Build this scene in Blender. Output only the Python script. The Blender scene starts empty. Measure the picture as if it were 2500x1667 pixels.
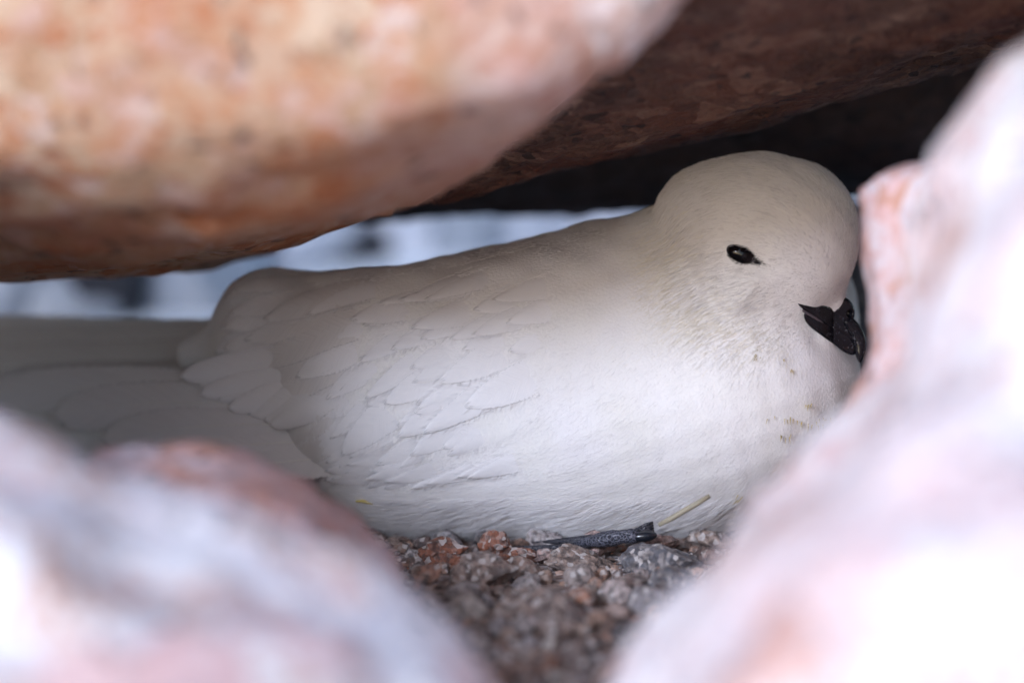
import bpy, bmesh, math, random
import numpy as np
from mathutils import Vector, Matrix, noise as mnoise
random.seed(7)
RNG = np.random.default_rng(11)
sc = bpy.context.scene
COL = sc.collection

# ------------------------------------------------------------------ camera
TH = math.radians(12.0)                 # looks down a little into the crevice
D = 1.60                                # metres from the lens to the bird's plane
XV = np.array([1.0, 0, 0])
FWD = np.array([0, math.cos(TH), -math.sin(TH)])
UP = np.array([0, math.sin(TH), math.cos(TH)])
F0 = np.array([0, 0.0467 * math.sin(TH), 0.0467 * math.cos(TH)])
CAM = F0 - D * FWD
cd = bpy.data.cameras.new('camera')
cam = bpy.data.objects.new('camera', cd)
COL.objects.link(cam)
sc.camera = cam
R3 = Matrix((XV, UP, -FWD)).transposed()
cam.matrix_world = Matrix.Translation(Vector(CAM)) @ R3.to_4x4()
cd.sensor_width = 36.0
cd.lens = 36.0 * D / 0.25
cd.clip_start, cd.clip_end = 0.05, 2000.0
cd.dof.use_dof = True
cd.dof.focus_distance = D - 0.029
cd.dof.aperture_fstop = 4.7
cd.dof.aperture_blades = 0

# ------------------------------------------------------------------ light
SUN_EL, SUN_AZ = math.radians(24), math.radians(209)   # azimuth from +Y clockwise
w = bpy.data.worlds.new('World')
sc.world = w
w.use_nodes = True
nt = w.node_tree
nt.nodes.clear()
sky = nt.nodes.new('ShaderNodeTexSky')
sky.sky_type = 'NISHITA'
sky.sun_disc = False
sky.sun_elevation = SUN_EL
sky.sun_rotation = SUN_AZ
sky.dust_density = 1.3
sky.ozone_density = 1.0
bg = nt.nodes.new('ShaderNodeBackground')
bg.inputs['Strength'].default_value = 0.09
wo = nt.nodes.new('ShaderNodeOutputWorld')
nt.links.new(sky.outputs[0], bg.inputs[0])
nt.links.new(bg.outputs[0], wo.inputs[0])
sd = bpy.data.lights.new('sun', 'SUN')
sd.energy = 1.35
sd.angle = math.radians(13)
sd.color = (0.66, 0.77, 1.0)
sun = bpy.data.objects.new('sun', sd)
COL.objects.link(sun)
sdir = Vector((math.sin(SUN_AZ) * math.cos(SUN_EL), math.cos(SUN_AZ) * math.cos(SUN_EL), math.sin(SUN_EL)))
sun.rotation_euler = sdir.to_track_quat('Z', 'Y').to_euler()
sun.location = sdir * 5
vs = sc.view_settings
vs.view_transform = 'Standard'
vs.look = 'None'
vs.exposure = 1.2
vs.gamma = 1.0
vs.use_curve_mapping = False
cy = sc.cycles
cy.use_denoising = True
cy.use_adaptive_sampling = True
cy.adaptive_threshold = 0.02
cy.max_bounces = 6
cy.diffuse_bounces = 4
cy.transparent_max_bounces = 8
cy.sample_clamp_indirect = 8.0

# ------------------------------------------------------------------ coordinates
# local frame of the bird: centimetres, x right, y up, z towards the lens
def L(u, v, z):
    k = (160.0 - z) / 160.0
    return np.array([(u - 1250) / 100.0 * k, (833 - v) / 100.0 * k, z], float)

def toW(p):
    p = np.atleast_2d(np.asarray(p, float))
    return F0 + 0.01 * (p[:, 0:1] * XV + p[:, 1:2] * UP - p[:, 2:3] * FWD)

def W(u, v, z):
    return toW(L(u, v, z))[0]

def uv_of(p):
    k = 160.0 / (160.0 - p[:, 2])
    return 1250 + 100 * p[:, 0] * k, 833 - 100 * p[:, 1] * k

# ------------------------------------------------------------------ node helper
class NB:
    def __init__(self, name):
        self.m = bpy.data.materials.new(name)
        self.m.use_nodes = True
        self.t = self.m.node_tree
        self.t.nodes.clear()
        self.out = self.t.nodes.new('ShaderNodeOutputMaterial')

    def n(self, typ, ins=None, **kw):
        nd = self.t.nodes.new('ShaderNode' + typ)
        for k, v in kw.items():
            setattr(nd, k, v)
        for k, v in (ins or {}).items():
            s = nd.inputs[k]
            if isinstance(v, bpy.types.NodeSocket):
                self.t.links.new(v, s)
            else:
                s.default_value = v
        return nd

    def ramp(self, fac, stops, interp='LINEAR'):
        r = self.n('ValToRGB', {'Fac': fac})
        cr = r.color_ramp
        cr.interpolation = interp
        while len(cr.elements) > 1:
            cr.elements.remove(cr.elements[-1])
        cr.elements[0].position = stops[0][0]
        for p, c in stops[1:]:
            cr.elements.new(p)
        for e, (p, c) in zip(cr.elements, stops):
            c = c if hasattr(c, '__len__') else (c, c, c)
            e.color = (*c[:3], 1)
        return r.outputs['Color']

    def mix(self, fac, a, b, mode='MIX'):
        m = self.n('Mix', data_type='RGBA', blend_type=mode)
        for s, v in ((m.inputs[0], fac), (m.inputs[6], a), (m.inputs[7], b)):
            if isinstance(v, bpy.types.NodeSocket):
                self.t.links.new(v, s)
            else:
                s.default_value = v if not hasattr(v, '__len__') else (*v[:3], 1)
        return m.outputs[2]

    def math(self, op, a, b=0.0, c=0.0):
        m = self.n('Math', operation=op)
        for i, v in enumerate((a, b, c)):
            if isinstance(v, bpy.types.NodeSocket):
                self.t.links.new(v, m.inputs[i])
            else:
                m.inputs[i].default_value = v
        return m.outputs[0]

    def finish(self, shader):
        self.t.links.new(shader, self.out.inputs['Surface'])
        return self.m


def granite(name, palette, second=None, patch=55, grain=190, stain=None, stain_amt=0.0, speck=0.25, rough=0.75, bump=0.5, seed=0.0, dark=(0.03, 0.025, 0.03), contrast=0.55):
    """Crystalline rock: blotchy feldspar patches, quartz and mica grains, weathering stain."""
    b = NB(name)
    tc = b.n('TexCoord')
    mp = b.n('Mapping', {'Vector': tc.outputs['Object'], 'Location': (seed, seed * 1.7, seed * .6)})
    v = mp.outputs[0]
    warp = b.n('TexNoise', {'Vector': v, 'Scale': patch * 1.5, 'Detail': 3.0})
    vv = b.n('Vector' + 'Math', {0: v}, operation='ADD')
    sc_ = b.n('VectorMath', {0: warp.outputs['Color'], 'Scale': 0.5 / patch}, operation='SCALE')
    b.t.links.new(sc_.outputs[0], vv.inputs[1])
    big = b.n('TexVoronoi', {'Vector': vv.outputs[0], 'Scale': patch * 1.25}, feature='F1')
    small = b.n('TexVoronoi', {'Vector': vv.outputs[0], 'Scale': grain}, feature='F1')
    low = b.n('TexNoise', {'Vector': v, 'Scale': patch * 0.35, 'Detail': 4.0, 'Roughness': 0.6})
    sepb = b.n('SeparateColor', {0: big.outputs['Color']})
    seps = b.n('SeparateColor', {0: small.outputs['Color']})
    f = b.math('ADD', b.math('MULTIPLY', sepb.outputs[0], contrast), b.math('MULTIPLY', seps.outputs[0], 0.25))
    f = b.math('ADD', f, b.math('MULTIPLY', b.math('SUBTRACT', low.outputs['Fac'], 0.5), 1.1))
    n = len(palette)
    f = b.math('ADD', f, 0.1)
    col = b.ramp(f, [(i / (n - 1), c) for i, c in enumerate(palette)])
    if second is not None:
        sx = b.n('SeparateXYZ', {0: tc.outputs['Object']})
        ln = b.n('TexNoise', {'Vector': v, 'Scale': 22.0, 'Detail': 5.0})
        gx = b.math('ADD', b.math('MULTIPLY', sx.outputs[0], second[0]), b.math('MULTIPLY', b.math('SUBTRACT', ln.outputs['Fac'], 0.5), 1.6))
        col = b.mix(b.ramp(gx, [(second[1] - .45, 0.0), (second[1] + .45, 1.0)]), col, b.ramp(f, [(i / (len(second[2]) - 1), c) for i, c in enumerate(second[2])]))
    if stain is not None:
        st = b.n('TexNoise', {'Vector': v, 'Scale': patch * 0.22, 'Detail': 6.0, 'Roughness': 0.65})
        sf = b.ramp(st.outputs['Fac'], [(0.42, 0.0), (0.62, stain_amt)])
        col = b.mix(sf, col, stain)
    spf = b.ramp(seps.outputs[1], [(1 - speck - 0.03, 0.0), (1 - speck, 0.85)])
    spn = b.n('TexNoise', {'Vector': v, 'Scale': patch * 0.8, 'Detail': 2.0})
    spf = b.math('MULTIPLY', spf, b.ramp(spn.outputs['Fac'], [(0.4, 0.0), (0.6, 1.0)]))
    col = b.mix(spf, col, dark)
    fine = b.n('TexNoise', {'Vector': v, 'Scale': 900.0, 'Detail': 3.0})
    h = b.math('ADD', b.math('MULTIPLY', small.outputs['Distance'], 0.6), b.math('MULTIPLY', fine.outputs['Fac'], 0.4))
    bp = b.n('Bump', {'Height': h, 'Strength': bump, 'Distance': 0.0015})
    rg = b.math('ADD', rough - 0.15, b.math('MULTIPLY', seps.outputs[2], 0.3))
    p = b.n('BsdfPrincipled', {'Base Color': col, 'Roughness': rg, 'Normal': bp.outputs[0], 'Specular IOR Level': 0.4})
    return b.finish(p.outputs[0])


def island_stone(name, ramp_stops, use_object=True, bump=0.6):
    b = NB(name)
    if use_object:
        r = b.n('ObjectInfo').outputs['Random']
    else:
        r = b.n('NewGeometry').outputs['Random Per Island']
    geo = b.n('NewGeometry')
    pos = geo.outputs['Position']
    base = b.ramp(r, ramp_stops)
    mott = b.n('TexVoronoi', {'Vector': pos, 'Scale': 750.0})
    sp = b.n('SeparateColor', {0: mott.outputs['Color']})
    nz = b.n('TexNoise', {'Vector': pos, 'Scale': 420.0, 'Detail': 5.0, 'Roughness': .7})
    col = b.mix(b.ramp(sp.outputs[0], [(0.55, 0.0), (0.9, 0.55)]), base, (0.42, 0.36, 0.33))
    col = b.mix(b.ramp(nz.outputs['Fac'], [(0.42, 0.75), (0.56, 0.0)]), col, (0.045, 0.035, 0.035))
    col = b.mix(b.ramp(sp.outputs[1], [(0.86, 0.0), (0.95, 0.8)]), col, (0.55, 0.5, 0.48))
    h = b.math('ADD', nz.outputs['Fac'], b.math('MULTIPLY', mott.outputs['Distance'], 0.5))
    bp = b.n('Bump', {'Height': h, 'Strength': bump, 'Distance': 0.0012})
    p = b.n('BsdfPrincipled', {'Base Color': col, 'Roughness': b.math('ADD', 0.35, b.math('MULTIPLY', sp.outputs[2], 0.45)), 'Normal': bp.outputs[0]})
    return b.finish(p.outputs[0])


def simple(name, col, rough=0.6, spec=0.5, bump=None, coat=0.0):
    b = NB(name)
    ins = {'Base Color': (*col, 1), 'Roughness': rough, 'Specular IOR Level': spec, 'Coat Weight': coat}
    if bump:
        nz = b.n('TexNoise', {'Vector': b.n('NewGeometry').outputs['Position'], 'Scale': bump[0], 'Detail': 4.0})
        ins['Normal'] = b.n('Bump', {'Height': nz.outputs['Fac'], 'Strength': bump[1], 'Distance': 0.0006}).outputs[0]
    p = b.n('BsdfPrincipled', ins)
    return b.finish(p.outputs[0])


# ------------------------------------------------------------------ object helpers
def tag(o, label=None, cat=None, group=None, kind=None):
    if label: o['label'] = label
    if cat: o['category'] = cat
    if group: o['group'] = group
    if kind: o['kind'] = kind
    return o

def mesh_obj(name, verts, faces, mat, parent=None, base=None, smooth=True):
    """verts in world metres; stored relative to base when parented."""
    verts = np.asarray(verts, float)
    if base is not None:
        verts = verts - np.asarray(base)
    me = bpy.data.meshes.new(name)
    me.from_pydata(verts.tolist(), [], [list(map(int, f)) for f in faces])
    me.update()
    if smooth:
        me.polygons.foreach_set('use_smooth', [True] * len(me.polygons))
    if mat: me.materials.append(mat)
    o = bpy.data.objects.new(name, me)
    COL.objects.link(o)
    if parent is not None:
        o.parent = parent
    elif base is not None:
        o.location = Vector(base)
    return o

def empty(name, loc):
    o = bpy.data.objects.new(name, None)
    o.empty_display_size = 0.02
    o.location = Vector(loc)
    COL.objects.link(o)
    return o

# ------------------------------------------------------------------ implicit surfaces
def surface_nets(f, lo, hi, res):
    lo, hi = np.asarray(lo, float), np.asarray(hi, float)
    n = np.ceil((hi - lo) / res).astype(int) + 1
    ax = [lo[i] + res * np.arange(n[i]) for i in range(3)]
    G = np.stack(np.meshgrid(*ax, indexing='ij'), -1)
    V = f(G.reshape(-1, 3)).reshape(n)
    S = V < 0
    acc = np.zeros((*(n - 1), 3)); cnt = np.zeros(n - 1)
    offs = [(i, j, k) for i in (0, 1) for j in (0, 1) for k in (0, 1)]
    def sl(a, o): return a[o[0]:n[0] - 1 + o[0], o[1]:n[1] - 1 + o[1], o[2]:n[2] - 1 + o[2]]
    for a in offs:
        for d in range(3):
            if a[d]: continue
            bq = list(a); bq[d] = 1; bq = tuple(bq)
            va, vb = sl(V, a), sl(V, bq)
            m = (va < 0) != (vb < 0)
            t = np.where(m, va / np.where(m, va - vb, 1), 0)
            for c in range(3):
                off = a[c] + (t if c == d else 0)
                acc[..., c] += np.where(m, off, 0)
            cnt += m
    cells = cnt > 0
    idx = -np.ones(n - 1, int)
    idx[cells] = np.arange(cells.sum())
    I = np.argwhere(cells)
    P = lo + res * (I + acc[cells] / cnt[cells][:, None])
    faces = []
    for d in range(3):
        e1, e2 = [(1, 2), (2, 0), (0, 1)][d]
        sA = [slice(None)] * 3; sB = [slice(None)] * 3
        sA[d] = slice(0, -1); sB[d] = slice(1, None)
        A, B = S[tuple(sA)], S[tuple(sB)]
        Q = np.argwhere(A != B)
        ok = (Q[:, e1] > 0) & (Q[:, e2] > 0) & (Q[:, e1] < n[e1] - 1) & (Q[:, e2] < n[e2] - 1)
        Q = Q[ok]
        flip = ~A[Q[:, 0], Q[:, 1], Q[:, 2]]
        def cell(o1, o2):
            q = Q.copy(); q[:, e1] -= o1; q[:, e2] -= o2
            return idx[q[:, 0], q[:, 1], q[:, 2]]
        quad = np.stack([cell(1, 1), cell(0, 1), cell(0, 0), cell(1, 0)], 1)
        quad[flip] = quad[flip][:, ::-1]
        faces.append(quad)
    return P, np.concatenate(faces)

def ell(p, c, r, rot=None):
    q = p - c
    if rot is not None: q = q @ rot
    r = np.asarray(r, float)
    k0 = np.linalg.norm(q / r, axis=1); k1 = np.linalg.norm(q / (r * r), axis=1) + 1e-9
    return k0 * (k0 - 1) / k1

def cone(p, a, b, ra, rb):
    ba = b - a
    h = np.clip(((p - a) @ ba) / (ba @ ba), 0, 1)
    return np.linalg.norm(p - a - h[:, None] * ba, axis=1) - (ra + (rb - ra) * h)

def smin(a, b, k):
    h = np.clip(0.5 + 0.5 * (b - a) / k, 0, 1)
    return b + (a - b) * h - k * h * (1 - h)

def rotz(deg):                                   # columns are the local axes
    a = math.radians(deg)
    return np.array([[math.cos(a), -math.sin(a), 0], [math.sin(a), math.cos(a), 0], [0, 0, 1]])

def roty(deg):
    a = math.radians(deg)
    return np.array([[math.cos(a), 0, math.sin(a)], [0, 1, 0], [-math.sin(a), 0, math.cos(a)]])

_K = np.array([[1, -1, -1], [-1, -1, 1], [-1, 1, -1], [1, 1, 1]], float)
def grad(f, p, e=0.02):
    n = len(p)
    vals = f(np.concatenate([p + k * e for k in _K])).reshape(4, n)
    g = vals.T @ _K
    return g / (np.linalg.norm(g, axis=1, keepdims=True) + 1e-9)

def project(f, p, h, it=4):
    for _ in range(it):
        p = p - ((f(p) - h)[:, None]) * grad(f, p) * 0.9
    return p

# ------------------------------------------------------------------ rocks
def rock(name, hulls, mat, label, cat='rock', voxel=0.006, smooth=6, amp=0.006, fs=14, group=None, seed=0.0, fine=0.0):
    """A boulder from one or more convex chunks of (u, v, depth) corners, fused, rounded and weathered."""
    bm = bmesh.new()
    allp = []
    for pts in hulls:
        bb = bmesh.new()
        for p in pts:
            bb.verts.new(Vector(W(*p)))
        r = bmesh.ops.convex_hull(bb, input=bb.verts)
        bmesh.ops.delete(bb, geom=[g for g in r['geom_interior'] if isinstance(g, bmesh.types.BMVert)], context='VERTS')
        me = bpy.data.meshes.new('tmp'); bb.to_mesh(me); bb.free()
        bm.from_mesh(me); bpy.data.meshes.remove(me)
    me = bpy.data.meshes.new(name); bm.to_mesh(me); bm.free()
    o = bpy.data.objects.new(name, me); COL.objects.link(o)
    md = o.modifiers.new('r', 'REMESH'); md.mode = 'VOXEL'; md.voxel_size = voxel
    ms = o.modifiers.new('s', 'SMOOTH'); ms.factor = 0.5; ms.iterations = smooth
    dg = bpy.context.evaluated_depsgraph_get()
    m2 = bpy.data.meshes.new_from_object(o.evaluated_get(dg))
    o.modifiers.clear(); o.data = m2; bpy.data.meshes.remove(me)
    m2.name = name
    nv = len(m2.vertices)
    co = np.empty(nv * 3); m2.vertices.foreach_get('co', co); co = co.reshape(-1, 3)
    no = np.empty(nv * 3); m2.vertices.foreach_get('normal', no); no = no.reshape(-1, 3)
    dsp = np.empty(nv)
    for i in range(nv):
        q = Vector(co[i]) + Vector((seed, seed * .3, -seed))
        a = mnoise.fractal(q * fs, 1.0, 2.1, 3)
        c = mnoise.cell(q * fs * 1.6 + Vector((a, a, a)) * 0.4) * 0.25
        x = a * 0.8 + c
        if fine:
            x += fine * mnoise.fractal(q * fs * 9, 1.0, 2.0, 3)
        dsp[i] = x
    co = co + no * (dsp * amp)[:, None]
    base = co.mean(0); base[2] = max(co[:, 2].min(), 0)
    co -= base
    m2.vertices.foreach_set('co', co.ravel()); m2.update()
    m2.polygons.foreach_set('use_smooth', [True] * len(m2.polygons))
    m2.materials.clear(); m2.materials.append(mat)
    o.location = Vector(base)
    return tag(o, label, cat, group)

PEACH = (0.50, 0.275, 0.16); RUST = (0.40, 0.14, 0.06); CREAM = (0.55, 0.40, 0.29)
PINKW = (0.60, 0.46, 0.42); TAN = (0.38, 0.23, 0.13); BROWN = (0.22, 0.13, 0.08)
WHITE = (0.88, 0.85, 0.87); LAV = (0.74, 0.70, 0.77); PINK = (0.70, 0.46, 0.46); SALM = (0.58, 0.32, 0.24)
g_slab = granite('orange_granite', [BROWN, RUST, PEACH, CREAM, TAN, PINKW, PEACH, RUST, CREAM], second=(8.0, 1.0, [RUST, SALM, PINKW, WHITE, SALM, PINKW, WHITE, PINK]), patch=72, grain=300, stain=RUST, stain_amt=0.65, speck=0.05, seed=3.1, contrast=0.85)
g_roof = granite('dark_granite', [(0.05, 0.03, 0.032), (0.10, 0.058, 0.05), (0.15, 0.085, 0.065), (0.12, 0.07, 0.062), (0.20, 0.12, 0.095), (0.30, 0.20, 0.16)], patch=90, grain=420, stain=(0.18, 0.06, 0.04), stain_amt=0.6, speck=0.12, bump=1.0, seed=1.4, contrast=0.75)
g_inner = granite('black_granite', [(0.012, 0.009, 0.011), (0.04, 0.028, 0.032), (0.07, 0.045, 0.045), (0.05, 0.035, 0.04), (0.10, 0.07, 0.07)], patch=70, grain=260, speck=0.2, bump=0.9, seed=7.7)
g_white = granite('pale_granite', [SALM, WHITE, WHITE, LAV, WHITE, WHITE, PINK, WHITE, SALM], patch=32, grain=330, stain=PINK, stain_amt=0.45, speck=0.06, seed=5.3, contrast=0.8)
g_pink = granite('pink_granite', [(0.32, 0.17, 0.13), SALM, PINK, LAV, PINK, SALM, PINK], patch=55, grain=330, stain=(0.42, 0.2, 0.15), stain_amt=0.6, speck=0.10, seed=8.2)
g_left = granite('lavender_granite', [PINK, WHITE, WHITE, LAV, WHITE, WHITE, SALM, WHITE, PINK], patch=32, grain=330, stain=(0.6, 0.4, 0.38), stain_amt=0.3, speck=0.06, seed=2.7, contrast=0.8)
g_blue = granite('blue_grey_granite', [(0.10, 0.11, 0.13), (0.25, 0.27, 0.32), (0.45, 0.48, 0.55), (0.55, 0.6, 0.68), (0.7, 0.72, 0.78)], patch=45, grain=300, speck=0.2, seed=6.6)

rock('overhanging_boulder', [[
    (-900, 720, -5), (0, 648, -5), (300, 652, -5), (520, 662, -5), (690, 628, -3),
    (950, 520, 4), (1150, 415, 10), (1310, 318, 16), (1440, 212, 18), (1620, 20, 18), (1780, -260, 18),
    (-900, 640, 11), (0, 596, 11), (480, 600, 11), (800, 500, 14), (-900, 450, 16), (0, 440, 16), (500, 430, 17), (900, 340, 19), (1250, 180, 20),
    (-900, -130, 18), (0, -130, 19), (1000, -130, 20), (1720, -160, 19),
    (-900, -50, 8), (1700, -150, 8), (-900, 420, -9), (1300, 200, -6), (-900, 560, -9), (700, 420, -6)]],
    g_slab, 'big peach and orange granite boulder overhanging the bird\'s back and tail', voxel=0.006, smooth=9, amp=0.006, fs=22, seed=1.0)
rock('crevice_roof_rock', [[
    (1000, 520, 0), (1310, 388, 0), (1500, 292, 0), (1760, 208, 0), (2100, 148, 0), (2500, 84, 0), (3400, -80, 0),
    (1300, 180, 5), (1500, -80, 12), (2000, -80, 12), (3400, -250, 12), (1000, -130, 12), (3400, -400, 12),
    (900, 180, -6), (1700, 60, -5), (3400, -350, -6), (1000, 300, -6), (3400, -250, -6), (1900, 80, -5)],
    [(1900, -120, 10), (3400, -300, 10), (2050, -85, 28), (3400, -200, 28), (2050, -200, 31), (3400, -330, 31), (1900, -260, 10), (3400, -460, 10), (2000, -260, 24), (3400, -460, 24)]],  # unseen forward block above the view, added to keep light off the crown
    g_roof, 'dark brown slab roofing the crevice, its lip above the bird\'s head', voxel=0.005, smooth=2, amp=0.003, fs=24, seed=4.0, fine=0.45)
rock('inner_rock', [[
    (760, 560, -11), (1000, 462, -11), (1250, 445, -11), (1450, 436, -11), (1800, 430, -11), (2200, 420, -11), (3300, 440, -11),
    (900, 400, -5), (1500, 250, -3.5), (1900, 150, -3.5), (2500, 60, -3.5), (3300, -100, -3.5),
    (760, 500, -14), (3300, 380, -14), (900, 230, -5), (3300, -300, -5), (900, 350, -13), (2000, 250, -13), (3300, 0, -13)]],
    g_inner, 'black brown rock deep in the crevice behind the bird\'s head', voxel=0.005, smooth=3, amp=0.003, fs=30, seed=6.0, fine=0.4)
rock('pale_boulder', [
    [(2620, 30, 22), (2460, 175, 22), (2350, 290, 21), (2255, 390, 20), (2235, 520, 20), (2255, 700, 20), (2210, 900, 20), (2450, 600, 30), (2900, 100, 32), (3600, -200, 30),
     (2350, 1200, 34), (3600, 1500, 36), (2500, 1900, 30), (3600, 2300, 20), (2500, 1900, 6), (3500, -200, 4), (2700, 300, 4), (2420, 500, 8)],
    [(2160, 900, 21), (2040, 1060, 22), (1880, 1210, 22), (1730, 1360, 22), (1600, 1480, 22), (1470, 1680, 24), (1380, 1900, 26),
     (2300, 1000, 34), (2000, 1350, 36), (1800, 1700, 38), (1700, 2300, 36), (3000, 1400, 40), (3000, 2300, 40), (3000, 900, 20), (1500, 2300, 16), (2300, 1900, 10), (2300, 1200, 10)]],
    g_white, 'large pale pinkish white boulder beside the bird\'s breast and bill', voxel=0.006, smooth=5, amp=0.006, fs=30, seed=9.0)
rock('pink_rock', [
    [(2092, 445, 10), (2140, 415, 11), (2280, 390, 12), (2145, 560, 11), (2172, 700, 12), (2180, 840, 12), (2155, 930, 12),
     (2300, 600, 13), (2300, 900, 14), (2500, 350, 6), (2700, 900, 8), (2600, 1200, 8), (2300, 900, 1), (2300, 600, 1), (2220, 460, 3)],
    [(2178, 885, 10), (2105, 965, 11), (1985, 1070, 12), (1900, 1165, 12), (1800, 1285, 12),
     (2300, 900, 14), (2100, 1200, 16), (1770, 1500, 14), (2700, 1000, 8), (2700, 1600, 8), (1900, 1500, 6), (2300, 1500, 2), (2300, 1000, 2)]],
    g_pink, 'salmon pink rock wedged close against the bird\'s face and breast', voxel=0.004, smooth=4, amp=0.004, fs=24, seed=12.0)
rock('lavender_boulder', [[
    (-300, 900, 22), (0, 1050, 24), (150, 1165, 24), (420, 1255, 24), (800, 1315, 24), (1000, 1420, 24), (1120, 1530, 24), (1230, 1680, 26), (1280, 1850, 28),
    (-300, 1150, 29), (300, 1420, 30), (800, 1560, 30), (1050, 1700, 31), (-800, 900, 26), (-800, 2300, 38), (1100, 2300, 38), (-800, 1500, 8), (600, 1900, 10), (1200, 2300, 16)],
    [(-140, 960, 16), (-130, 500, 16), (-200, 1300, 22), (-170, 500, 21), (-500, 100, 20), (-1500, 0, 20), (-1500, 500, 25), (-1500, 2000, 28), (-500, 2000, 28), (-200, 1900, 10), (-140, 700, 8), (-1500, 0, 4), (-1500, 2000, 4)]],  # unseen block left of the view, added to shade the bird's rear
    g_left, 'pale lavender and white boulder in front of the bird\'s tail', voxel=0.006, smooth=5, amp=0.008, fs=28, seed=15.0)
rock('speckled_pink_rock', [[
    (195, 1150, 14), (235, 1080, 14), (330, 1055, 14), (470, 1070, 15), (580, 1068, 14), (650, 1120, 14), (770, 1165, 14), (860, 1225, 14), (930, 1310, 13), (970, 1360, 12),
    (150, 1300, 18), (500, 1200, 19), (800, 1350, 19), (100, 1700, 20), (1000, 1700, 18), (300, 1400, 6), (800, 1400, 6), (900, 1600, 8)]],
    g_pink, 'small speckled pink and rust rock below the bird\'s folded wing tip', voxel=0.004, smooth=4, amp=0.005, fs=28, seed=21.0)

# ------------------------------------------------------------------ ground
def gz(x, y):
    return 0.0022 * mnoise.noise(Vector((x * 30, y * 30, 0.3))) + 0.0012 * mnoise.noise(Vector((x * 90, y * 90, 1.3)))

def build_ground():
    inner = np.linspace(-0.6, 0.6, 161)
    outer = np.array([0.75, 1.0, 1.5, 2.5, 5, 10, 25, 60, 150, 400, 900])
    a = np.concatenate([-outer[::-1], inner, outer])
    n = len(a)
    vs_, fs_ = [], []
    for y in a:
        for x in a:
            r = max(abs(x), abs(y))
            z = gz(x, y)
            if r > 0.62:
                z += min(r, 60) * 0.012 * (mnoise.noise(Vector((x * .35, y * .35, 2.0))) - 0.2)
            vs_.append((x, y, z))
    for j in range(n - 1):
        for i in range(n - 1):
            fs_.append((j * n + i, j * n + i + 1, (j + 1) * n + i + 1, (j + 1) * n + i))
    b = NB('gravelly_soil')
    pos = b.n('NewGeometry').outputs['Position']
    v1 = b.n('TexVoronoi', {'Vector': pos, 'Scale': 420.0})
    v2 = b.n('TexVoronoi', {'Vector': pos, 'Scale': 60.0})
    s1 = b.n('SeparateColor', {0: v1.outputs['Color']})
    s2 = b.n('SeparateColor', {0: v2.outputs['Color']})
    f = b.math('ADD', b.math('MULTIPLY', s1.outputs[0], 0.5), b.math('MULTIPLY', s2.outputs[0], 0.5))
    col = b.ramp(f, [(0.0, (0.05, 0.045, 0.05)), (0.3, (0.20, 0.13, 0.10)), (0.5, (0.30, 0.22, 0.19)), (0.7, (0.36, 0.31, 0.31)), (1.0, (0.55, 0.5, 0.5))])
    bp = b.n('Bump', {'Height': v1.outputs['Distance'], 'Strength': 0.8, 'Distance': 0.002})
    p = b.n('BsdfPrincipled', {'Base Color': col, 'Roughness': 0.85, 'Normal': bp.outputs[0]})
    m = b.finish(p.outputs[0])
    o = mesh_obj('ground', vs_, fs_, m)
    return tag(o, kind='structure')
ground = build_ground()

def on_ground(u, v):
    """world point where the sight line of (u, v) meets the level ground"""
    d = W(u, v, 0) - CAM
    t = -CAM[2] / d[2]
    return CAM + d * t

# snow and pale stones lying in the open behind the crevice
def snow():
    b = NB('snow')
    pos = b.n('NewGeometry').outputs['Position']
    nz = b.n('TexNoise', {'Vector': pos, 'Scale': 300.0, 'Detail': 4.0})
    bp = b.n('Bump', {'Height': nz.outputs['Fac'], 'Strength': 0.4, 'Distance': 0.002})
    p = b.n('BsdfPrincipled', {'Base Color': (0.86, 0.88, 0.92, 1), 'Roughness': 0.6, 'Normal': bp.outputs[0], 'Subsurface Weight': 0.2, 'Subsurface Radius': (.01, .012, .016), 'Subsurface Scale': 0.3})
    m = b.finish(p.outputs[0])
    nx, ny = 90, 60
    xs = np.linspace(-0.75, 0.75, nx); ys = np.linspace(0.16, 1.2, ny)
    V, Fc = [], []
    for j, y in enumerate(ys):
        for i, x in enumerate(xs):
            e = min((x + .75) / .1, (.75 - x) / .1, (y - .16) / .05, (1.2 - y) / .2, 1.0)
            n = mnoise.fractal(Vector((x * 6, y * 6, 5)), 1.0, 2.0, 3)
            V.append((x, y, -0.004 + max(e, 0) * (0.005 + 0.006 * n)))
    for j in range(ny - 1):
        for i in range(nx - 1):
            a = j * nx + i
            Fc.append((a, a + 1, a + nx + 1, a + nx))
    return tag(mesh_obj('snow', V, Fc, m), kind='structure')
snow()

def chip_mesh(name, seed, cuts=9, sub=3, rough=0.08):
    """an angular stone of unit radius: a ball sheared by random planes"""
    r = random.Random(seed)
    bm = bmesh.new()
    bmesh.ops.create_icosphere(bm, subdivisions=sub, radius=1.0)
    planes = []
    for _ in range(cuts):
        n = Vector((r.gauss(0, 1), r.gauss(0, 1), r.gauss(0, 1))).normalized()
        planes.append((n, r.uniform(0.45, 0.8)))
    for v in bm.verts:
        for n, d in planes:
            k = v.co.dot(n) - d
            if k > 0: v.co -= n * k * 0.93
        v.co += v.co.normalized() * rough * mnoise.fractal(v.co * 2.2 + Vector((seed, 0, seed)), 1.0, 2.0, 3)
    me = bpy.data.meshes.new(name)
    bm.to_mesh(me); bm.free()
    return me

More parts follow.
